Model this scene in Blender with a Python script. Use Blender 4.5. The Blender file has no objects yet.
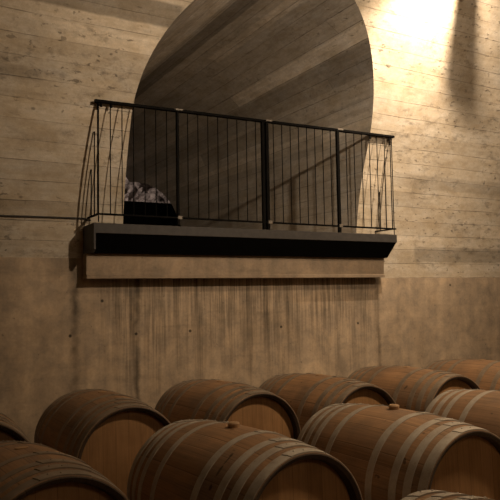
import bpy, bmesh, math, random
from mathutils import Vector, Matrix
random.seed(7)
S = bpy.context.scene
C = S.collection
PI = math.pi

# ------------------------------------------------------------------ layout (metres, camera eye at the origin)
YW = 5.0125           # foot of the vault / lower wall plane
R, ZS = 3.5385, 0.1224  # hall vault radius and springing height
YC = YW - R
XC, ZC, RT = 2.8845, 1.3967, 1.213   # cross tunnel
YEND, Z2, R2 = 8.911, -0.3025, 2.3499
DECK = 0.530
FLOOR = -1.260
XMIN, XMAX = -3.0, 12.0

# ------------------------------------------------------------------ node helpers
class NT:
    def __init__(self, name):
        m = bpy.data.materials.new(name); m.use_nodes = True
        self.m = m; self.t = m.node_tree; self.n = self.t.nodes; self.l = self.t.links
        self.b = self.n['Principled BSDF']
    def node(self, typ, **kw):
        nd = self.n.new(typ)
        for k, v in kw.items(): setattr(nd, k, v)
        return nd
    def set(self, sock, v):
        if hasattr(v, 'is_linked') or isinstance(v, bpy.types.NodeSocket): self.l.new(v, sock)
        else: sock.default_value = v
    def math(self, op, a, b=None, c=None, clamp=False):
        nd = self.node('ShaderNodeMath', operation=op, use_clamp=clamp)
        self.set(nd.inputs[0], a)
        if b is not None: self.set(nd.inputs[1], b)
        if c is not None: self.set(nd.inputs[2], c)
        return nd.outputs[0]
    def comb(self, x, y, z=0.0):
        nd = self.node('ShaderNodeCombineXYZ')
        for i, v in enumerate((x, y, z)): self.set(nd.inputs[i], v)
        return nd.outputs[0]
    def sep(self, v):
        nd = self.node('ShaderNodeSeparateXYZ'); self.l.new(v, nd.inputs[0]); return nd.outputs
    def noise(self, vec, scale, detail=4, rough=.55, dist=0.0):
        nd = self.node('ShaderNodeTexNoise'); self.l.new(vec, nd.inputs['Vector'])
        nd.inputs['Scale'].default_value = scale; nd.inputs['Detail'].default_value = detail
        nd.inputs['Roughness'].default_value = rough; nd.inputs['Distortion'].default_value = dist
        return nd.outputs['Fac']
    def white(self, vec):
        nd = self.node('ShaderNodeTexWhiteNoise', noise_dimensions='3D'); self.l.new(vec, nd.inputs['Vector']); return nd.outputs['Value']
    def mapr(self, v, a, b, c=0.0, d=1.0, smooth=False):
        nd = self.node('ShaderNodeMapRange')
        if smooth: nd.interpolation_type = 'SMOOTHSTEP'
        self.set(nd.inputs[0], v)
        for i, x in enumerate((a, b, c, d)): nd.inputs[i+1].default_value = x
        return nd.outputs[0]
    def mix(self, fac, a, b, mode='MIX'):
        nd = self.node('ShaderNodeMix', data_type='RGBA', blend_type=mode)
        self.set(nd.inputs[0], fac)
        for s, v in ((nd.inputs[6], a), (nd.inputs[7], b)):
            if isinstance(v, tuple): s.default_value = (*v, 1)
            else: self.l.new(v, s)
        return nd.outputs[2]
    def scale(self, col, f):
        nd = self.node('ShaderNodeVectorMath', operation='SCALE')
        self.l.new(col, nd.inputs[0]); self.set(nd.inputs[3], f); return nd.outputs[0]
    def bump(self, h, strength=.3, dist=.01):
        nd = self.node('ShaderNodeBump'); nd.inputs['Strength'].default_value = strength
        nd.inputs['Distance'].default_value = dist; self.l.new(h, nd.inputs['Height'])
        self.l.new(nd.outputs[0], self.b.inputs['Normal'])
    def uv(self):
        return self.node('ShaderNodeTexCoord').outputs['UV']
    def obj(self):
        return self.node('ShaderNodeTexCoord').outputs['Object']

def board_concrete(name, base, width=.15, length=5.0, variance=.12, groove=.35, stain=.5, phase=0.0, patches=(), streak=.12, wear=1.0):
    """concrete cast against rough boards; UV in metres, u along the boards"""
    t = NT(name); u, v, _ = t.sep(t.uv())
    v0 = t.math('ADD', t.math('DIVIDE', v, width), phase)
    wob = t.math('MULTIPLY', t.math('SUBTRACT', t.noise(t.comb(u, v), 1.3, 2), .5), .14)
    vb = t.math('ADD', v0, wob)
    idx = t.math('FLOOR', vb); fr = t.math('FRACT', vb)
    off = t.white(t.comb(idx, 3.1, 0.0))
    ub = t.math('ADD', t.math('DIVIDE', u, length), t.math('MULTIPLY', off, 5.0))
    jdx = t.math('FLOOR', ub); fu = t.math('FRACT', ub)
    rnd = t.white(t.comb(idx, jdx, 7.7)); rnd2 = t.white(t.comb(idx, jdx, 1.3))
    g = t.noise(t.comb(t.math('MULTIPLY', u, 1.8), t.math('ADD', t.math('MULTIPLY', v, 30.0), t.math('MULTIPLY', rnd2, 60)), rnd), 1.0, 6, .65, .3)
    big = t.noise(t.comb(u, t.math('MULTIPLY', v, 1.6)), 1.0, 6, .62, .3)
    med = t.noise(t.comb(t.math('MULTIPLY', u, .5), v, 4.0), 6.0, 6, .68, .3)
    mot = t.noise(t.comb(t.math('MULTIPLY', u, .9), v, 11.0), 20.0, 6, .75)
    fine = t.noise(t.comb(u, v, 9.0), 70.0, 4, .65)
    edge = t.math('MINIMUM', fr, t.math('SUBTRACT', 1.0, fr))
    gw = t.mapr(t.noise(t.comb(u, v, 2.0), 3.0, 4), .35, .7, .014, .045)
    gr = t.math('MULTIPLY', t.math('SUBTRACT', 1.0, t.math('DIVIDE', edge, gw), clamp=True), t.mapr(t.noise(t.comb(t.math('MULTIPLY', u, 1.5), v, 27.0), 2.5, 4, .7), .36, .56, .25, 1.0))
    eu = t.math('MULTIPLY', t.math('MINIMUM', fu, t.math('SUBTRACT', 1.0, fu)), length)
    gu = t.math('MULTIPLY', t.mapr(eu, .0, .008, 1.0, 0.0), t.mapr(t.noise(t.comb(u, v, 5.0), 9.0, 2), .45, .55))
    area = t.mapr(t.noise(t.comb(t.math('MULTIPLY', u, .7), v, 1.0), 1.9, 3, .6), .40, .55)
    pit = t.math('MULTIPLY', t.mapr(t.noise(t.comb(t.math('MULTIPLY', u, .6), v, 14.0), 24.0, 3, .55), .61, .67), area)
    hon = t.math('MULTIPLY', t.mapr(t.noise(t.comb(t.math('MULTIPLY', u, .55), v, 21.0), 12.0, 6, .75), .51, .64), t.mapr(t.noise(t.comb(t.math('MULTIPLY', u, .6), v, 6.0), 2.1, 3, .6), .44, .56))
    knot = t.node('ShaderNodeTexVoronoi'); t.l.new(t.comb(t.math('MULTIPLY', u, .75), v, 3.3), knot.inputs['Vector']); knot.inputs['Scale'].default_value = 4.2
    kn = t.math('MULTIPLY', t.mapr(knot.outputs['Distance'], .03, .075, 1.0, 0.0, smooth=True), t.mapr(t.white(knot.outputs['Position']), .35, .4))
    tone = t.math('ADD', 1.0, t.math('MULTIPLY', t.math('SUBTRACT', rnd, .5), variance))
    tone = t.math('MULTIPLY', tone, t.mapr(g, .3, .7, 1.0-streak, 1.0+streak*.7))
    tone = t.math('MULTIPLY', tone, t.mapr(big, .32, .68, 1.0 - stain*.42, 1.0 + stain*.30))
    tone = t.math('MULTIPLY', tone, t.mapr(med, .35, .68, 1.12, .80))
    tone = t.math('MULTIPLY', tone, t.mapr(mot, .35, .68, 1.08, .86))
    tone = t.math('MULTIPLY', tone, t.mapr(fine, .3, .7, .93, 1.07))
    for f, k in ((gr, groove), (gu, .3), (pit, .5*wear), (hon, .42*wear), (kn, .45*wear)):
        tone = t.math('MULTIPLY', tone, t.math('SUBTRACT', 1.0, t.math('MULTIPLY', f, k)))
    for (u0, u1, v0_, v1_, k) in patches:             # boards of darker or paler concrete; one pale tunnel strip paints in lamp light
        uw = t.math('ADD', u, t.math('MULTIPLY', t.math('SUBTRACT', t.noise(t.comb(u, v, 40.0), 6.0, 4), .5), .08))
        vw = t.math('ADD', v, t.math('MULTIPLY', t.math('SUBTRACT', t.noise(t.comb(u, v, 44.0), 5.0, 4), .5), .03))
        m = t.math('MULTIPLY', t.math('MULTIPLY', t.mapr(uw, u0-.02, u0+.02), t.mapr(uw, u1-.02, u1+.02, 1.0, 0.0)),
                   t.math('MULTIPLY', t.mapr(vw, v0_-.008, v0_+.008), t.mapr(vw, v1_-.008, v1_+.008, 1.0, 0.0)))
        tone = t.math('MULTIPLY', tone, t.math('ADD', 1.0, t.math('MULTIPLY', m, k-1.0)))
    warm = tuple(c*k for c, k in zip(base, (1.05, .97, .84)))
    cool = tuple(c*k for c, k in zip(base, (.97, 1.0, 1.05)))
    col = t.mix(t.mapr(med, .3, .7), cool, warm)
    t.l.new(t.scale(col, tone), t.b.inputs['Base Color'])
    t.b.inputs['Roughness'].default_value = .85
    t.b.inputs['Specular IOR Level'].default_value = .25
    h = t.math('ADD', t.math('MULTIPLY', g, .22), t.math('MULTIPLY', rnd, .35))
    h = t.math('SUBTRACT', h, t.math('MULTIPLY', gr, .6))
    h = t.math('SUBTRACT', h, t.math('MULTIPLY', pit, .8))
    h = t.math('SUBTRACT', h, t.math('MULTIPLY', kn, .4))
    h = t.math('ADD', h, t.math('MULTIPLY', fine, .2))
    t.bump(h, .6, .006)
    return t.m

def plain_concrete(name, base, drips=None, holes=(), seams=(), stain=.6):
    """smooth cast concrete; UV = (x, z) in metres; drips = (x0, x1, z_top, length)"""
    t = NT(name); u, v, _ = t.sep(t.uv())
    P = t.comb(u, v)
    big = t.noise(P, 1.6, 6, .65, .4); med = t.noise(P, 6.0, 6, .65, .3); fine = t.noise(P, 45.0, 4, .6)
    ver = t.noise(t.comb(t.math('MULTIPLY', u, 9.0), t.math('MULTIPLY', v, .8)), 1.0, 4, .6)
    hor = t.noise(t.comb(t.math('MULTIPLY', u, 1.2), t.math('MULTIPLY', v, 14.0), 3.0), 1.0, 4, .6)
    tone = t.mapr(big, .34, .66, 1.0 - .5*stain, 1.0 + .25*stain)
    tone = t.math('MULTIPLY', tone, t.mapr(med, .38, .62, 1.0 - .42*stain, 1.0 + .22*stain))
    tone = t.math('MULTIPLY', tone, t.mapr(fine, .3, .7, .91, 1.08))
    tone = t.math('MULTIPLY', tone, t.mapr(ver, .35, .65, .88, 1.07))
    tone = t.math('MULTIPLY', tone, t.mapr(hor, .55, .75, 1.0, .82))
    pit = t.mapr(t.noise(P, 26.0, 2, .5), .70, .75)
    tone = t.math('MULTIPLY', tone, t.math('SUBTRACT', 1.0, t.math('MULTIPLY', pit, .35)))
    if drips:
        x0, x1, zt, ln = drips
        m = t.math('MULTIPLY', t.mapr(u, x0, x0+.35, smooth=True), t.mapr(u, x1-.15, x1, 1.0, 0.0, smooth=True))
        reach = t.noise(t.comb(t.math('MULTIPLY', u, 5.0), 4.0), 1.0, 3, .7)
        dz = t.math('SUBTRACT', zt, v)
        fade = t.math('SUBTRACT', 1.0, t.math('DIVIDE', dz, t.mapr(reach, .3, .7, ln*.3, ln*1.25)), clamp=True)
        s1 = t.mapr(t.noise(t.comb(t.math('MULTIPLY', u, 17.0), t.math('MULTIPLY', v, .7), 8.0), 1.0, 4, .7), .44, .62)
        s2 = t.mapr(t.noise(t.comb(t.math('MULTIPLY', u, 55.0), t.math('MULTIPLY', v, 1.2), 2.0), 1.0, 2, .6), .45, .62)
        st = t.math('MULTIPLY', t.math('MULTIPLY', m, t.math('POWER', fade, .7)), t.math('ADD', t.math('MULTIPLY', s1, .6), t.math('MULTIPLY', s2, .45)))
        tone = t.math('MULTIPLY', tone, t.math('SUBTRACT', 1.0, t.math('MULTIPLY', st, .85), clamp=True))
    for (xs, wd, k) in seams:
        w = t.math('MULTIPLY', t.math('SUBTRACT', t.noise(t.comb(u, v, 31.0), 9.0, 4), .5), wd*1.6)
        d = t.math('ABSOLUTE', t.math('ADD', t.math('SUBTRACT', u, xs), w))
        sm = t.math('MULTIPLY', t.mapr(d, 0.0, wd, 1.0, 0.0, smooth=True), t.mapr(t.noise(t.comb(u, t.math('MULTIPLY', v, 1.0), 12.0), 4.0, 3), .35, .6, .35, 1.0))
        tone = t.math('MULTIPLY', tone, t.math('SUBTRACT', 1.0, t.math('MULTIPLY', sm, k)))
    hole = None
    for (hx, hz) in holes:
        d = t.math('SQRT', t.math('ADD', t.math('POWER', t.math('SUBTRACT', u, hx), 2.0), t.math('POWER', t.math('SUBTRACT', v, hz), 2.0)))
        hm = t.mapr(d, .007, .017, 1.0, 0.0, smooth=True)
        hole = hm if hole is None else t.math('MAXIMUM', hole, hm)
    if hole is not None:
        tone = t.math('MULTIPLY', tone, t.math('SUBTRACT', 1.0, t.math('MULTIPLY', hole, .8)))
    warm = tuple(c*k for c, k in zip(base, (1.05, .98, .88)))
    t.l.new(t.scale(t.mix(t.mapr(med, .3, .7), base, warm), tone), t.b.inputs['Base Color'])
    t.b.inputs['Roughness'].default_value = .85; t.b.inputs['Specular IOR Level'].default_value = .25
    h = t.math('ADD', t.math('MULTIPLY', fine, .3), t.math('MULTIPLY', med, .6))
    if hole is not None: h = t.math('SUBTRACT', h, t.math('MULTIPLY', hole, 1.5))
    t.bump(h, .4, .006)
    return t.m

def painted_steel(name, col, rough=.5, metal=.0, wear=.15, spec=.5):
    t = NT(name); P = t.obj()
    n = t.noise(P, 18.0, 5, .65)
    t.l.new(t.mix(t.mapr(n, .35, .7), tuple(c*(1-wear) for c in col), tuple(min(1, c*(1+wear)) for c in col)), t.b.inputs['Base Color'])
    t.b.inputs['Roughness'].default_value = rough; t.b.inputs['Metallic'].default_value = metal
    t.b.inputs['Specular IOR Level'].default_value = spec
    t.bump(t.noise(P, 90.0, 3), .08, .002)
    return t.m

def stave_wood(name='oak_staves', leaks=()):
    t = NT(name); u, v, _ = t.sep(t.uv())        # u = stave coordinate, v = along (m)
    rnd_o = t.node('ShaderNodeObjectInfo').outputs['Random']
    uu = t.math('ADD', u, t.math('MULTIPLY', t.math('SUBTRACT', t.noise(t.comb(t.math('FLOOR', u), rnd_o), 1.0, 0), .5), .0))
    idx = t.math('FLOOR', uu); fr = t.math('FRACT', uu)
    rnd = t.white(t.comb(idx, t.math('MULTIPLY', rnd_o, 40.0), 2.0))
    grain = t.noise(t.comb(t.math('MULTIPLY', u, 9.0), t.math('MULTIPLY', v, 2.2), t.math('ADD', rnd, t.math('MULTIPLY', rnd_o, 30.0))), 1.0, 6, .65)
    blot = t.noise(t.comb(t.math('MULTIPLY', u, .45), t.math('MULTIPLY', v, 4.0), t.math('MULTIPLY', rnd_o, 20.0)), 1.0, 5, .6)
    col = t.mix(rnd, (.27, .150, .072), (.37, .215, .110))
    col = t.mix(t.mapr(blot, .35, .7), col, (.185, .120, .075))
    tone = t.mapr(grain, .3, .7, .72, 1.18)
    spot = t.math('MULTIPLY', t.mapr(t.noise(t.comb(t.math('MULTIPLY', u, 1.1), t.math('MULTIPLY', v, 11.0), t.math('MULTIPLY', rnd_o, 9.0)), 1.5, 2, .5), .70, .75), .6)
    tone = t.math('MULTIPLY', tone, t.math('SUBTRACT', 1.0, spot))
    edge = t.math('MINIMUM', fr, t.math('SUBTRACT', 1.0, fr))
    seam = t.mapr(edge, .0, .035, 1.0, 0.0)
    tone = t.math('MULTIPLY', tone, t.math('SUBTRACT', 1.0, t.math('MULTIPLY', seam, .42)))
    for (lu, lv, ru, rv) in leaks:                            # dark wine-leak spots
        wob = t.math('MULTIPLY', t.math('SUBTRACT', t.noise(t.comb(t.math('MULTIPLY', u, 2.0), t.math('MULTIPLY', v, 40.0)), 1.5, 4), .5), 1.2)
        du = t.math('DIVIDE', t.math('SUBTRACT', u, lu), ru); dv = t.math('DIVIDE', t.math('SUBTRACT', v, lv), rv)
        dd = t.math('ADD', t.math('SQRT', t.math('ADD', t.math('MULTIPLY', du, du), t.math('MULTIPLY', dv, dv))), wob)
        tone = t.math('MULTIPLY', tone, t.mapr(dd, .6, 1.0, .28, 1.0))
    chime = t.mapr(t.math('ABSOLUTE', v), .50, .60)          # darker end grain and inner rim round the head
    col = t.mix(chime, col, (.055, .035, .022))
    t.l.new(t.scale(col, tone), t.b.inputs['Base Color'])
    t.b.inputs['Roughness'].default_value = .62; t.b.inputs['Specular IOR Level'].default_value = .35
    h = t.math('SUBTRACT', t.math('MULTIPLY', grain, .3), t.math('MULTIPLY', seam, .6))
    t.bump(h, .4, .004)
    return t.m

def head_wood():
    t = NT('oak_head'); x, y, z = t.sep(t.obj())
    rnd_o = t.node('ShaderNodeObjectInfo').outputs['Random']
    p = t.math('ADD', t.math('DIVIDE', x, .072), t.math('MULTIPLY', rnd_o, 1.0))
    idx = t.math('FLOOR', p); fr = t.math('FRACT', p)
    rnd = t.white(t.comb(idx, t.math('MULTIPLY', rnd_o, 40.0), 5.0))
    g = t.noise(t.comb(t.math('MULTIPLY', x, 85.0), t.math('MULTIPLY', z, 5.0), t.math('MULTIPLY', rnd_o, 30.0)), 1.0, 5, .6)
    b = t.noise(t.comb(x, z, t.math('MULTIPLY', rnd_o, 10.0)), 6.0, 4, .6)
    col = t.mix(rnd, (.26, .138, .056), (.33, .18, .078))
    tone = t.math('MULTIPLY', t.mapr(g, .3, .7, .82, 1.12), t.mapr(b, .35, .7, 1.06, .84))
    edge = t.math('MINIMUM', fr, t.math('SUBTRACT', 1.0, fr))
    tone = t.math('MULTIPLY', tone, t.math('SUBTRACT', 1.0, t.mapr(edge, 0.0, .03, .4, 0.0)))
    t.l.new(t.scale(col, tone), t.b.inputs['Base Color'])
    t.b.inputs['Roughness'].default_value = .6; t.b.inputs['Specular IOR Level'].default_value = .3
    t.bump(g, .2, .003)
    return t.m

def hoop_metal(name='galvanised_hoop', a=(.34, .30, .25), b=(.48, .44, .38)):
    t = NT(name); P = t.obj()
    rnd_o = t.node('ShaderNodeObjectInfo').outputs['Random']
    n = t.noise(P, 14.0, 5, .7); n2 = t.noise(P, 60.0, 3, .6)
    col = t.mix(t.mapr(n, .35, .68), a, b)
    col = t.mix(t.mapr(n2, .62, .74, 0.0, .6), col, (.20, .13, .08))
    t.l.new(col, t.b.inputs['Base Color'])
    t.b.inputs['Metallic'].default_value = .4
    t.l.new(t.mapr(n, .3, .7, .5, .68), t.b.inputs['Roughness'])
    t.bump(n2, .1, .002)
    return t.m

def rock():
    t = NT('rough_stone'); P = t.obj()
    vor = t.node('ShaderNodeTexVoronoi'); t.l.new(P, vor.inputs['Vector']); vor.inputs['Scale'].default_value = 5.0
    n = t.noise(P, 9.0, 6, .7, .6)
    col = t.mix(t.mapr(n, .35, .68), (.10, .07, .06), (.72, .60, .52))
    t.l.new(t.scale(col, t.mapr(vor.outputs['Distance'], 0.0, .6, .55, 1.1)), t.b.inputs['Base Color'])
    t.b.inputs['Roughness'].default_value = .7
    t.bump(n, 1.0, .08)
    return t.m

M = dict(
    vault=board_concrete('board_marked_concrete', (.50, .43, .335), variance=.20, groove=.62, stain=.42, streak=.09,
          patches=((-3, 1.95, 2.03, 2.21, .50), (-3, .97, 1.49, 1.575, .78), (-3, 1.4, .17, .60, .80), (4.5, 12, .95, 1.09, .82), (4.9, 12, .17, .33, .72), (1.0, 1.9, 1.80, 1.93, 1.12))),
    tunnel=board_concrete('tunnel_board_concrete', (.53, .49, .43), width=.17, length=7.0, wear=.4, patches=((4, 12, 1.93, 2.13, .55), (4, 6.2, 1.60, 1.73, 1.3), (4, 12, 2.2, 2.75, 1.35), (4, 12, .97, 1.12, 1.25), (4, 12, .68, .95, .78), (4, 5.9, .48, .62, 1.2), (4, 12, .2, .35, 1.25), (4, 5.2, .0, .14, 1.15)), variance=.38, groove=.55, stain=.45, phase=.3, streak=.14),  # upper-left strip: paler boards plus painted-in lamp light
    lower=plain_concrete('smooth_cast_concrete', (.41, .325, .235), drips=(1.34, 4.42, .12, 1.15), stain=.46,
          holes=((1.501, -.052), (1.248, -.318), (1.783, -.327), (2.266, -.325), (3.189, -.329), (5.413, .039), (4.1, -.33), (.72, -.32)),
          seams=((1.286, .055, .62), (1.79, .04, .66), (4.365, .045, .5), (3.2, .025, .25))),
    beam=plain_concrete('beam_concrete', (.30, .235, .17), stain=.45),
    floor=plain_concrete('floor_concrete', (.22, .18, .14), stain=.5),
    deck=painted_steel('deck_grey_steel', (.046, .041, .037), .65, 0.0, .2, .3),
    black=painted_steel('black_steel', (.0025, .0025, .0025), .9, 0.0, .2, .05),
    rail=painted_steel('railing_black_iron', (.004, .0035, .003), .75, .0, .3, .06),
    bracket=painted_steel('worn_bracket_metal', (.16, .135, .105), .55, .2, .2),
    cable=painted_steel('cable_rubber', (.03, .025, .02), .6),
    stave=stave_wood(), head=head_wood(), hoop=hoop_metal(), dull=hoop_metal('dark_brown_hoop', (.19, .15, .11), (.30, .25, .195)),
    leaky=stave_wood('oak_staves_with_leaks', ((27.3, -.235, .22, .010), (26.95, -.238, .5, .005), (26.4, -.240, .20, .009), (25.7, -.243, .24, .010))), rock=rock(),
    bung=painted_steel('bung_wood', (.36, .22, .11), .7, 0.0, .25),
)

# ------------------------------------------------------------------ mesh helpers
def link(name, bm, mat, parent=None, smooth=False, loc=None):
    me = bpy.data.meshes.new(name); bm.normal_update(); bm.to_mesh(me); bm.free()
    me.materials.append(mat)
    if smooth:
        for p in me.polygons: p.use_smooth = True
        try: me.set_sharp_from_angle(angle=math.radians(38))
        except Exception: pass
    o = bpy.data.objects.new(name, me); C.objects.link(o)
    if parent: o.parent = parent
    if loc: o.location = loc
    return o
def tag(o, label=None, cat=None, group=None, kind=None):
    for k, v in (('label', label), ('category', cat), ('group', group), ('kind', kind)):
        if v: o[k] = v
    return o
def empty(name, loc=(0, 0, 0)):
    o = bpy.data.objects.new(name, None); o.empty_display_size = .1; o.location = loc; C.objects.link(o); return o
def box(bm, x0, x1, y0, y1, z0, z1, bev=0.0):
    r = bmesh.ops.create_cube(bm, size=1.0)
    for v in r['verts']:
        v.co = Vector(((x0+x1)/2 + v.co.x*(x1-x0), (y0+y1)/2 + v.co.y*(y1-y0), (z0+z1)/2 + v.co.z*(z1-z0)))
    if bev:
        es = list({e for v in r['verts'] for e in v.link_edges})
        bmesh.ops.bevel(bm, geom=es, offset=bev, segments=2, profile=.5, affect='EDGES')
def bar(bm, a, b, r, seg=10):
    a = Vector(a); b = Vector(b); d = b-a
    q = d.to_track_quat('Z', 'Y').to_matrix().to_4x4()
    bmesh.ops.create_cone(bm, cap_ends=True, segments=seg, radius1=r, radius2=r, depth=d.length,
                          matrix=Matrix.Translation((a+b)/2) @ q)
def grid_uv(bm, rows, uvs, flip=False):
    """rows: list of lists of points, uvs alike"""
    lay = bm.loops.layers.uv.verify()
    V = [[bm.verts.new(p) for p in r] for r in rows]
    for i in range(len(rows)-1):
        for j in range(len(rows[i])-1):
            q = [(i, j), (i, j+1), (i+1, j+1), (i+1, j)]
            if flip: q = q[::-1]
            f = bm.faces.new([V[a][b] for a, b in q])
            for lp, (a, b) in zip(f.loops, q): lp[lay].uv = uvs[a][b]
def box_uv(bm, x0, x1, y0, y1, z0, z1):
    """box whose UV is (x, z) on upright faces"""
    n0 = len(bm.faces); box(bm, x0, x1, y0, y1, z0, z1)
    lay = bm.loops.layers.uv.verify()
    bm.faces.ensure_lookup_table()
    for f in bm.faces[n0:]:
        n = f.normal if f.normal.length else Vector((0, 0, 1))
        f.normal_update(); n = f.normal
        for lp in f.loops:
            c = lp.vert.co
            lp[lay].uv = (c.y, c.z) if abs(n.x) > .7 else ((c.x, c.y) if abs(n.z) > .7 else (c.x, c.z))

def vaultY(z):
    h = min(max(z-ZS, 0), R*.9999); return YC + math.sqrt(R*R-h*h)
def backY(z):
    h = min(max(z-Z2, 0), R2*.9999); return YEND + R2 - math.sqrt(R2*R2-h*h)

# ------------------------------------------------------------------ the hall
def build_vault():
    bm = bmesh.new()
    zs = [0.0, ZS, .34, DECK-.012]
    zs += [DECK-.012 + (ZC-DECK+.012)*i/8 for i in range(1, 9)]
    arch = [ZC + RT*math.sin(PI/2*i/44) for i in range(1, 45)]
    zs += arch
    ths = []
    for z in zs:
        ths.append((None if z < ZS else math.asin((z-ZS)/R), z))
    top = math.asin((zs[-1]-ZS)/R)
    n = 40
    full = [top + (PI-top)*i/n for i in range(n+1)]
    def yz(th): return YC + R*math.cos(th), ZS + R*math.sin(th)
    def xs(a, b, k): return [a + (b-a)*i/k for i in range(k+1)]
    rowsL, uvL, rowsR, uvR, rowsM, uvM = [], [], [], [], [], []
    for (th, z) in ths:
        y = YW if th is None else yz(th)[0]
        v = (z-ZS) if th is None else R*th
        w = RT if z <= ZC else math.sqrt(max(0, RT*RT-(z-ZC)**2))
        for a, b, rr, uu in ((XMIN, XC-w, rowsL, uvL), (XC+w, XMAX, rowsR, uvR)):
            X = xs(a, b, 12); rr.append([(x, y, z) for x in X]); uu.append([(x, v) for x in X])
        if z <= DECK-.0119:
            X = xs(XC-RT, XC+RT, 12); rowsM.append([(x, y, z) for x in X]); uvM.append([(x, v) for x in X])
    grid_uv(bm, rowsL, uvL, True); grid_uv(bm, rowsR, uvR, True); grid_uv(bm, rowsM, uvM, True)
    X = xs(XMIN, XMAX, 24); rows, uv = [], []
    for th in full:
        y, z = yz(th); rows.append([(x, y, z) for x in X]); uv.append([(x, R*th) for x in X])
    grid_uv(bm, rows, uv, True)
    o = link('ceiling', bm, M['vault'], smooth=True)
    return tag(o, 'board-marked concrete barrel vault of the cellar, pierced by the arch', kind='structure')
build_vault()

def build_tunnel():
    bm = bmesh.new(); prof = []
    zb = DECK-.012
    for i in range(9): prof.append((XC+RT, zb+(ZC-zb)*i/8, (zb-ZC)*(1-i/8)))
    for i in range(1, 65):
        a = PI*i/64; prof.append((XC+RT*math.cos(a), ZC+RT*math.sin(a), RT*a))
    for i in range(1, 9): prof.append((XC-RT, ZC-(ZC-zb)*i/8, RT*PI+(ZC-zb)*i/8))
    rows, uv = [], []
    for (x, z, s) in prof:
        y0, y1 = vaultY(z), backY(z)
        ys = [y0+(y1-y0)*k/16 for k in range(17)]
        rows.append([(x, y, z) for y in ys]); uv.append([(y, s) for y in ys])
    grid_uv(bm, rows, uv, True)
    return tag(link('wall_tunnel', bm, M['tunnel'], smooth=True), 'board-marked concrete lining of the arched passage', kind='structure')
build_tunnel()

bm = bmesh.new(); box_uv(bm, XC-RT-.02, XC+RT+.02, 4.9, 11.2, DECK-.2, DECK-.012)
tag(link('floor_tunnel', bm, M['floor']), kind='structure')

# lower wall: smooth concrete, a hair proud of the vault foot, its top stepped either side of the beam
bm = bmesh.new()
box_uv(bm, XMIN, 1.5, YW-.014, YW+.3, FLOOR, .288)
box_uv(bm, 1.5, 4.2, YW-.013, YW+.3, FLOOR, .20)
box_uv(bm, 4.2, XMAX, YW-.014, YW+.3, FLOOR, .119)
tag(link('wall_back', bm, M['lower']), kind='structure')
bm = bmesh.new(); box_uv(bm, XMIN, XMAX, 2*YC-YW-.3, 2*YC-YW+.01, FLOOR, .16)
tag(link('wall_front', bm, M['lower']), kind='structure')
for nm, x0, x1 in (('wall_left', XMIN-.2, XMIN), ('wall_right', XMAX, XMAX+.2)):
    bm = bmesh.new(); box_uv(bm, x0, x1, 2*YC-YW-.3, YW+.3, FLOOR, 3.7)
    tag(link(nm, bm, M['lower']), kind='structure')
bm = bmesh.new(); box_uv(bm, XMIN, XMAX, 2*YC-YW-.3, YW+.3, FLOOR-.2, FLOOR)
tag(link('floor', bm, M['floor']), kind='structure')

# far hall seen through the passage: rough stone wall and ground
bm = bmesh.new()
bmesh.ops.create_grid(bm, x_segments=90, y_segments=60, size=1.0)
for v in bm.verts:
    x, z = v.co.x*4.5+3.0, v.co.y*2.6+1.4
    d = .12*math.sin(x*5.3+math.sin(z*7.1)*1.5)+.10*math.sin(z*9.7+math.sin(x*6.3)*1.7)+random.uniform(-.07, .07)
    v.co = Vector((x, 13.6+d, z))
bmesh.ops.reverse_faces(bm, faces=bm.faces[:]) if False else None
tag(link('wall_far', bm, M['rock']), 'rough stone wall of the hall beyond the passage', kind='structure')
bm = bmesh.new(); box_uv(bm, -1.5, 7.5, 11.2, 13.9, -1.4, -1.2)
tag(link('floor_far', bm, M['floor']), kind='structure')

# black guard at the far end of the passage
gp = empty('guard_panel', (XC+.5, 10.7, DECK-.012))
bm = bmesh.new(); box(bm, -1.55, 1.3, -.015, .015, 0, 1.08, .004); link('panel', bm, M['black'], gp)
bm = bmesh.new(); box(bm, -1.56, 1.31, -.03, .03, 1.08, 1.115, .005); link('handrail', bm, M['black'], gp)
tag(gp, 'solid black guard panel at the far end of the arched passage', 'guard panel')

# concrete beam under the balcony
bm = bmesh.new()
x0, x1 = 1.34, 4.345
prof = [(5.05, .32), (4.865, .32), (4.872, .152), (4.855, .147), (4.858, .124), (5.05, .121)]
for k, x in enumerate((x0, x1)): pass
lay = bm.loops.layers.uv.verify()
ringL = [bm.verts.new((x0, y, z)) for y, z in prof]; ringR = [bm.verts.new((x1, y, z)) for y, z in prof]
bm.faces.new(ringL); bm.faces.new(ringR[::-1])
for i in range(len(prof)):
    j = (i+1) % len(prof); bm.faces.new((ringL[j], ringL[i], ringR[i], ringR[j]))
bmesh.ops.recalc_face_normals(bm, faces=bm.faces[:])
for f in bm.faces:
    for lp in f.loops: lp[lay].uv = (lp.vert.co.x, lp.vert.co.z)
tag(link('trim_beam', bm, M['beam']), 'pale concrete beam under the black balcony', kind='structure')

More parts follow.
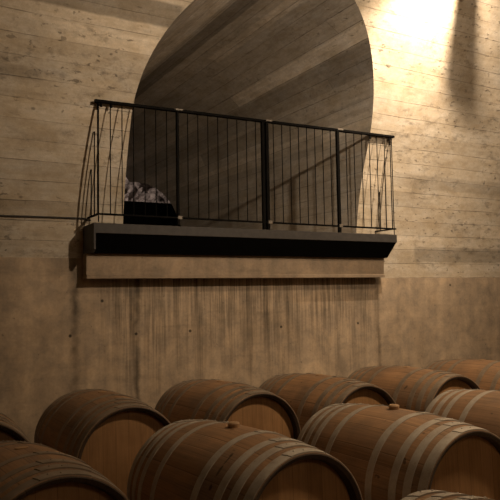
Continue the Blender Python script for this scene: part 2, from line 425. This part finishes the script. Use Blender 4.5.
# ------------------------------------------------------------------ balcony
YF = 4.68
bal = empty('balcony', (2.85, YF, .31))
def rel(bm): 
    for v in bm.verts: v.co -= Vector(bal.location)
    return bm
BX0, BX1 = 1.347, 4.358
bm = bmesh.new(); box(bm, BX0, BX1, YF, 4.975, .460, .537, .004); o = link('deck_slab', rel(bm), M['deck'], bal)
def prism(bm, x0, x1, prof):
    a = [bm.verts.new((x0, y, z)) for y, z in prof]; b = [bm.verts.new((x1, y, z)) for y, z in prof]
    bm.faces.new(a); bm.faces.new(b[::-1])
    for i in range(len(prof)):
        j = (i+1) % len(prof); bm.faces.new((a[j], a[i], b[i], b[j]))
    bmesh.ops.recalc_face_normals(bm, faces=bm.faces[:])
bm = bmesh.new(); prism(bm, BX0+.012, BX1-.006, [(YF+.006, .460), (4.975, .460), (4.975, .318), (YF+.14, .318)])
tag(link('sloped_soffit', rel(bm), M['black'], bal), 'black sloping underside')
bm = bmesh.new(); prism(bm, BX0-.004, BX0+.011, [(YF-.002, .537), (4.975, .537), (4.975, .318), (YF+.03, .318), (YF-.002, .34)])
link('side_plate', rel(bm), M['deck'], bal)
tag(bal, 'shallow black steel balcony jutting from the wall below the arch', 'balcony')

# ------------------------------------------------------------------ railing
YR = 4.70
ZT, ZB = 1.485, .602
RX0, RX1 = 1.385, 4.343
rl = empty('balcony_railing', (2.86, YR, .538))
def rpart(name, fn, mat='rail', label=None, smooth=False):
    bm = bmesh.new(); fn(bm)
    for v in bm.verts:
        v.co.z += (v.co.x-2.86)*(.0148*(v.co.z-.602)/.883 - .004*(1.485-v.co.z)/.883)   # the rail does not run quite level
        v.co.z = max(v.co.z, .5385)
        v.co -= Vector(rl.location)
    o = link(name, bm, M[mat], rl, smooth)
    if label: o['label'] = label
    return o
rpart('top_rail', lambda b: box(b, RX0-.03, RX1+.03, YR-.018, YR+.018, ZT, ZT+.022, .003))
rpart('bottom_rail', lambda b: box(b, RX0-.015, RX1+.02, YR-.012, YR+.012, ZB-.007, ZB+.007, .002))
for x in (RX0, RX1):
    yt = vaultY(ZT)-.004
    rpart('return_rail', lambda b: box(b, x-.016, x+.016, YR, yt, ZT+.001, ZT+.021, .003))
    rpart('return_rail', lambda b: box(b, x-.009, x+.009, YR, vaultY(ZB)-.004, ZB-.006, ZB+.006, .002))
P1, P2, P3 = 2.035, 2.866, 3.675
posts = [(P1, .010), (P2-.021, .014), (P2+.021, .014), (P3-.008, .014)]
for x, h in posts:
    rpart('post', lambda b: box(b, x-h, x+h, YR-.014, YR+.014, .5395, ZT, .003))
for x in (P1, P2+.03, P3+.01):
    rpart('bracket', lambda b: box(b, x-.022, x+.045, YR-.0195, YR+.02, ZT+.010, ZT+.0265, .004), 'bracket', 'pale worn metal clamp on the rail')
for x in (P1+.01, P2+.035, P3):
    rpart('bracket', lambda b: box(b, x-.018, x+.022, YR-.018, YR+.012, ZB-.012, ZB+.016, .003), 'bracket', 'pale worn metal clamp at the post foot')
def baluster(x, y, z0, z1, r=.0042): rpart('baluster', lambda b: bar(b, (x, y, z0), (x, y, z1), r, 8), smooth=True)
def between(a, b, n):
    for i in range(1, n): baluster(a+(b-a)*i/n, YR, ZB, ZT)
baluster(RX0, YR, .5395, ZT, .0048); baluster(RX1, YR, .5395, ZT, .0045)
between(RX0, P1, 7); between(P1, P2, 9); between(P2, P3, 9); between(P3, RX1, 7)
def zvault(y):                     # height at which the vault passes over depth y
    return ZS + math.sqrt(max(0, R*R-(y-YC)**2))
for x in (RX0, RX1):
    for y in (YR+.022, YR+.108, YR+.196):
        zt = min(ZT, zvault(y+.008)-.005)
        baluster(x, y, ZB, zt, .005)
for x in (RX0+.02, RX1-.03, RX1-.27, P1-.55):
    rpart('bolt', lambda b: bar(b, (x, YR, ZT-.03), (x, YR, ZT), .011, 10), smooth=True)
tag(rl, 'black iron balustrade of thin upright bars on the balcony', 'railing')

# ------------------------------------------------------------------ cable along the wall
def tube(name, pts, r, mat, seg=8):
    bm = bmesh.new(); rings = []
    for i, p in enumerate(pts):
        p = Vector(p); d = (Vector(pts[min(i+1, len(pts)-1)])-Vector(pts[max(i-1, 0)])).normalized()
        n = d.cross(Vector((0, 0, 1))).normalized(); b = d.cross(n)
        rings.append([bm.verts.new(p+r*(math.cos(2*PI*k/seg)*n+math.sin(2*PI*k/seg)*b)) for k in range(seg)])
    for a, b in zip(rings, rings[1:]):
        for k in range(seg): bm.faces.new((a[k], a[(k+1) % seg], b[(k+1) % seg], b[k]))
    bm.faces.new(rings[0]); bm.faces.new(rings[-1][::-1])
    bmesh.ops.recalc_face_normals(bm, faces=bm.faces[:])
    return link(name, bm, mat, smooth=True)
pts = []
for i in range(61):
    x = XMIN+.02 + (1.355-XMIN-.02)*i/60
    z = .592 + .008*math.sin((x-.6)*2.2)
    pts.append((x, vaultY(z)-.012, z))
pts += [(1.368, 4.95, .582), (1.38, 4.90, .58)]
tag(tube('cable', pts, .007, M['cable']), 'thin dark cable running along the wall left of the balcony', 'cable')

# ------------------------------------------------------------------ barrels
RB, RH, LB = .332, .297, .97
def prof_r(y):                       # outer radius at axial position y (centre 0)
    return RB - (RB-RH)*(abs(y)/(LB/2))**2.0
NST = 30
def staves_bm():
    bm = bmesh.new(); n = 120
    ys = [-LB/2 + LB*i/28 for i in range(29)]
    outer = [(prof_r(y), y) for y in ys]
    inner_f = [(RH-.007, -LB/2-.003), (RH-.022, -LB/2+.005), (RH-.030, -LB/2+.052)]
    inner_b = [(r, -y) for r, y in inner_f][0:]
    chain = inner_f[::-1] + outer + inner_b
    chain = [(r, y) for r, y in chain]
    # stave widths, slightly uneven
    rows, uv = [], []
    for (r, y) in chain:
        rows.append([(r*math.sin(2*PI*k/n), y, r*math.cos(2*PI*k/n)) for k in range(n+1)])
        uv.append([(NST*(k/n)+.35*math.sin(2*PI*k/n*5)+.2*math.sin(2*PI*k/n*11), y if r > RH-.0071 and abs(y) <= LB/2 else math.copysign(.7, y)) for k in range(n+1)])
    grid_uv(bm, rows, uv)
    bmesh.ops.remove_doubles(bm, verts=bm.verts[:], dist=1e-6)
    bmesh.ops.recalc_face_normals(bm, faces=bm.faces[:])
    return bm
def head_bm(side):
    bm = bmesh.new(); y = side*(LB/2-.042); r = RH-.028
    n = 64
    ring = [bm.verts.new((r*math.sin(2*PI*k/n), y, r*math.cos(2*PI*k/n))) for k in range(n)]
    ring2 = [bm.verts.new(((r-.02)*math.sin(2*PI*k/n), y+side*.006, (r-.02)*math.cos(2*PI*k/n))) for k in range(n)]
    ring3 = [bm.verts.new((r*math.sin(2*PI*k/n), y-side*.02, r*math.cos(2*PI*k/n))) for k in range(n)]
    for k in range(n):
        j = (k+1) % n
        bm.faces.new((ring[k], ring[j], ring2[j], ring2[k])); bm.faces.new((ring3[k], ring3[j], ring[j], ring[k]))
    bm.faces.new(ring2); bm.faces.new(ring3)
    bmesh.ops.recalc_face_normals(bm, faces=bm.faces[:])
    return bm
def hoop_bm(y0, y1, lap):
    """flat iron band y0..y1 on the barrel with a riveted overlap centred near angle lap"""
    bm = bmesh.new()
    def band(a0, a1, off, th, n, closed, skew=0.0):
        rings = []
        cnt = n if closed else n+1
        for k in range(cnt):
            f = k/n; a = a0+(a1-a0)*f
            s, c = math.sin(a), math.cos(a)
            sk0 = skew if k == 0 else 0.0
            pts = []
            for (yy, o) in ((y0, off), (y0, off+th), ((y0+y1)/2, off+th+.0008), (y1, off+th), (y1, off)):
                aa = a + (sk0 if yy == y0 else (-sk0 if yy == y1 else 0))
                s, c = math.sin(aa), math.cos(aa)
                r = prof_r(yy)+o; pts.append(bm.verts.new((r*s, yy, r*c)))
            rings.append(pts)
        m = len(rings)
        for i in range(m if closed else m-1):
            A, B = rings[i], rings[(i+1) % m]
            for q in range(4): bm.faces.new((A[q], A[q+1], B[q+1], B[q]))
        if not closed:
            bm.faces.new(rings[0]); bm.faces.new(rings[-1][::-1])
    band(0, 2*PI, .0002, .0022, 120, True)
    band(lap, lap+math.radians(34), .0024, .0026, 20, False, .02)
    for k in (1, 2):
        a = lap+math.radians(7.5*k); yy = (y0+y1)/2 + (.006 if k == 1 else -.004); r = prof_r(yy)+.0045
        bmesh.ops.create_uvsphere(bm, u_segments=8, v_segments=5, radius=.0045, matrix=Matrix.Translation((r*math.sin(a), yy, r*math.cos(a))))
    bmesh.ops.recalc_face_normals(bm, faces=bm.faces[:])
    return bm
def bung_bm(h=1.0):
    bm = bmesh.new(); r0 = RB-.004
    bmesh.ops.create_cone(bm, cap_ends=True, segments=20, radius1=.024, radius2=.027, depth=.020, matrix=Matrix.Translation((0, 0, r0+.010)))
    bmesh.ops.create_cone(bm, cap_ends=True, segments=20, radius1=.027, radius2=.021, depth=.006, matrix=Matrix.Translation((0, 0, r0+.023)))
    for v in bm.verts:
        if v.co.z > r0: v.co.z = r0+(v.co.z-r0)*h
    return bm
HOOPS = [(.002, .046), (.080, .120), (.158, .198), (.300, .340)]
def make_barrel():
    root = empty('wine_barrel')
    ax = (0, 0, RB+.003)
    link('staves', staves_bm(), M['stave'], root, True, ax)
    for s in (-1, 1): link('head', head_bm(s), M['head'], root, True, ax)
    for i, (a, b) in enumerate(HOOPS):
        for s in (-1, 1):
            y0, y1 = sorted((s*(LB/2-a), s*(LB/2-b)))
            lap = math.radians(-13 + 5*i + (0 if s < 0 else 4))
            h = link('hoop', hoop_bm(y0, y1, lap), M['hoop'], root, True, ax)
            if i == 0: h['label'] = 'wide end hoop round the chime'
    link('bung', bung_bm(), M['bung'], root, True, ax)['label'] = 'round wooden bung stopper'
    return root
def copy_tree(o, parent=None):
    c = o.copy(); C.objects.link(c)
    if parent: c.parent = parent
    for ch in list(o.children): copy_tree(ch, c)
    return c
H = LB/2
spots = [   # centre of the near head's rim (x, y), turn of the axis in degrees
    (0.400, 3.37, 2, 'oak wine barrel at the left edge, only its dark rim showing, against the wall'),
    (1.165, 3.343, 1, 'oak wine barrel in front of the wall below the left end of the balcony'),
    (1.975, 3.33, 2, 'oak wine barrel against the wall, directly behind the barrel with dark leak spots'),
    (2.685, 3.19, 2, 'oak wine barrel against the wall below the right half of the balcony'),
    (3.480, 3.159, 1, 'oak wine barrel against the wall, last one showing its head in the back row'),
    (4.300, 3.14, 1, 'oak wine barrel against the wall, half cut off at the right edge of the photo'),
    (0.510, 2.114, 4, 'oak wine barrel cut off at the bottom left corner, four riveted hoops in view'),
    (1.388, 2.005, 5, 'large oak wine barrel in the middle of the front, head cut by the bottom edge'),
    (2.207, 1.924, 0, 'oak wine barrel at front right with bright grey hoops and bung on top'),
    (3.080, 1.89, 0, 'oak wine barrel cut off by the right edge, behind the one with bright hoops'),
    (1.465, 0.53, 0, 'oak wine barrel barely rising at the bottom right edge, only its crown showing'),
]
proto = make_barrel()
BUNGS = {}
for hi, hh in ((True, 1.0), (False, .32)):
    me = bpy.data.meshes.new('bung'); b_ = bung_bm(hh); b_.normal_update(); b_.to_mesh(me); b_.free(); me.materials.append(M['bung']); BUNGS[hi] = me
casks = [proto] + [copy_tree(proto) for _ in spots[1:]]
for i, (x, y, deg, lab) in enumerate(spots):
    o = casks[i]
    a = math.radians(deg)
    o.location = (x - H*math.sin(a), y + H*math.cos(a), FLOOR)
    o.rotation_euler = (-math.radians(4.2 if i == 6 else 1.8 if i in (7, 8) else 2.0 if i < 6 else 1.2), 0, a)
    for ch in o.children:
        if ch.name.startswith('hoop') and (i < 7):        # darker, browner hoops than those on the other front barrels
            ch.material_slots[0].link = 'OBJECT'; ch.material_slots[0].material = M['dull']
        if ch.name.startswith('staves') and i == 7:
            ch.material_slots[0].link = 'OBJECT'; ch.material_slots[0].material = M['leaky']
    bg = next(c for c in o.children if c.name.startswith('bung'))
    bg.data = BUNGS[i in (7, 8)]
    tag(o, lab, 'barrel', 'oak wine barrels lying in rows on the cellar floor')

# ------------------------------------------------------------------ lights
def lamp(name, loc, power, col, size=.1, spot=None, aim=None, blend=.6):
    l = bpy.data.lights.new(name, 'SPOT' if spot else 'POINT'); l.energy = power; l.color = col; l.shadow_soft_size = size
    if spot: l.spot_size = math.radians(spot); l.spot_blend = blend
    o = bpy.data.objects.new(name, l); o.location = loc; C.objects.link(o)
    if aim: o.rotation_euler = (Vector(aim)-Vector(loc)).to_track_quat('-Z', 'Y').to_euler()
    return o
WARM = (1.0, .79, .575)
AMBER = (1.0, .745, .49)
lamp('cellar_lamp', (2.55, 1.0, 2.02), 385, WARM, .035, 104, (2.8, 4.7, 2.15), 1.0)
lamp('wall_lamp', (4.06, 3.30, 2.66), 460, WARM, .02, 118, (4.6, 4.5, 2.15), 1.0)
lamp('barrel_fill', (4.3, 1.3, 3.0), 560, AMBER, .15, 92, (3.6, 2.6, -.8), 1.0)  # added overhead fill to brighten the barrel tops, no known fixture
lamp('rear_fill', (2.0, -1.2, 1.7), 27, AMBER, .35)  # added soft fill behind the camera, lifts the barrel heads
lamp('far_lamp', (2.6, 11.6, 2.4), 150, (1, .86, .78), .1, 130, (3.4, 13.6, 1.8), .4)
# unseen rod and arm just above the frame, added to cast the wall's shadow band
br = empty('shadow_rod', (4.21, 3.48, 2.53))
def bpart(name, fn):
    bm = bmesh.new(); fn(bm)
    for v in bm.verts: v.co -= Vector(br.location)
    return link(name, bm, M['rail'], br)
bpart('stem', lambda b: box(b, 4.196, 4.250, 3.46, 3.51, 2.545, 2.90, .006))
bpart('arm', lambda b: box(b, 4.05, 4.20, 3.28, 3.48, 2.82, 2.84, .004))
tag(br, 'unseen black rod above the frame at the upper right, added for its shadow on the wall', 'lamp bracket')
w = bpy.data.worlds.new('World'); S.world = w; w.use_nodes = True
w.node_tree.nodes['Background'].inputs[0].default_value = (.012, .010, .008, 1)

# ------------------------------------------------------------------ camera
cam = bpy.data.cameras.new('Camera'); cam.sensor_width = 36; cam.lens = 36*634.88/500; cam.clip_start = .05
co = bpy.data.objects.new('Camera', cam); C.objects.link(co)
yaw, pit = math.radians(29.8647), math.radians(3.7788)
rgt = Vector((math.cos(yaw), -math.sin(yaw), 0))
fwd = Vector((math.sin(yaw)*math.cos(pit), math.cos(yaw)*math.cos(pit), math.sin(pit)))
up = rgt.cross(fwd)
ro = math.radians(-.9649)
rgt, up = rgt*math.cos(ro)+up*math.sin(ro), up*math.cos(ro)-rgt*math.sin(ro)
co.rotation_euler = Matrix((rgt, up, -fwd)).transposed().to_euler()
S.camera = co
S.view_settings.view_transform = 'Standard'; S.view_settings.look = 'None'
S.view_settings.exposure = 0.0; S.view_settings.gamma = 1.0
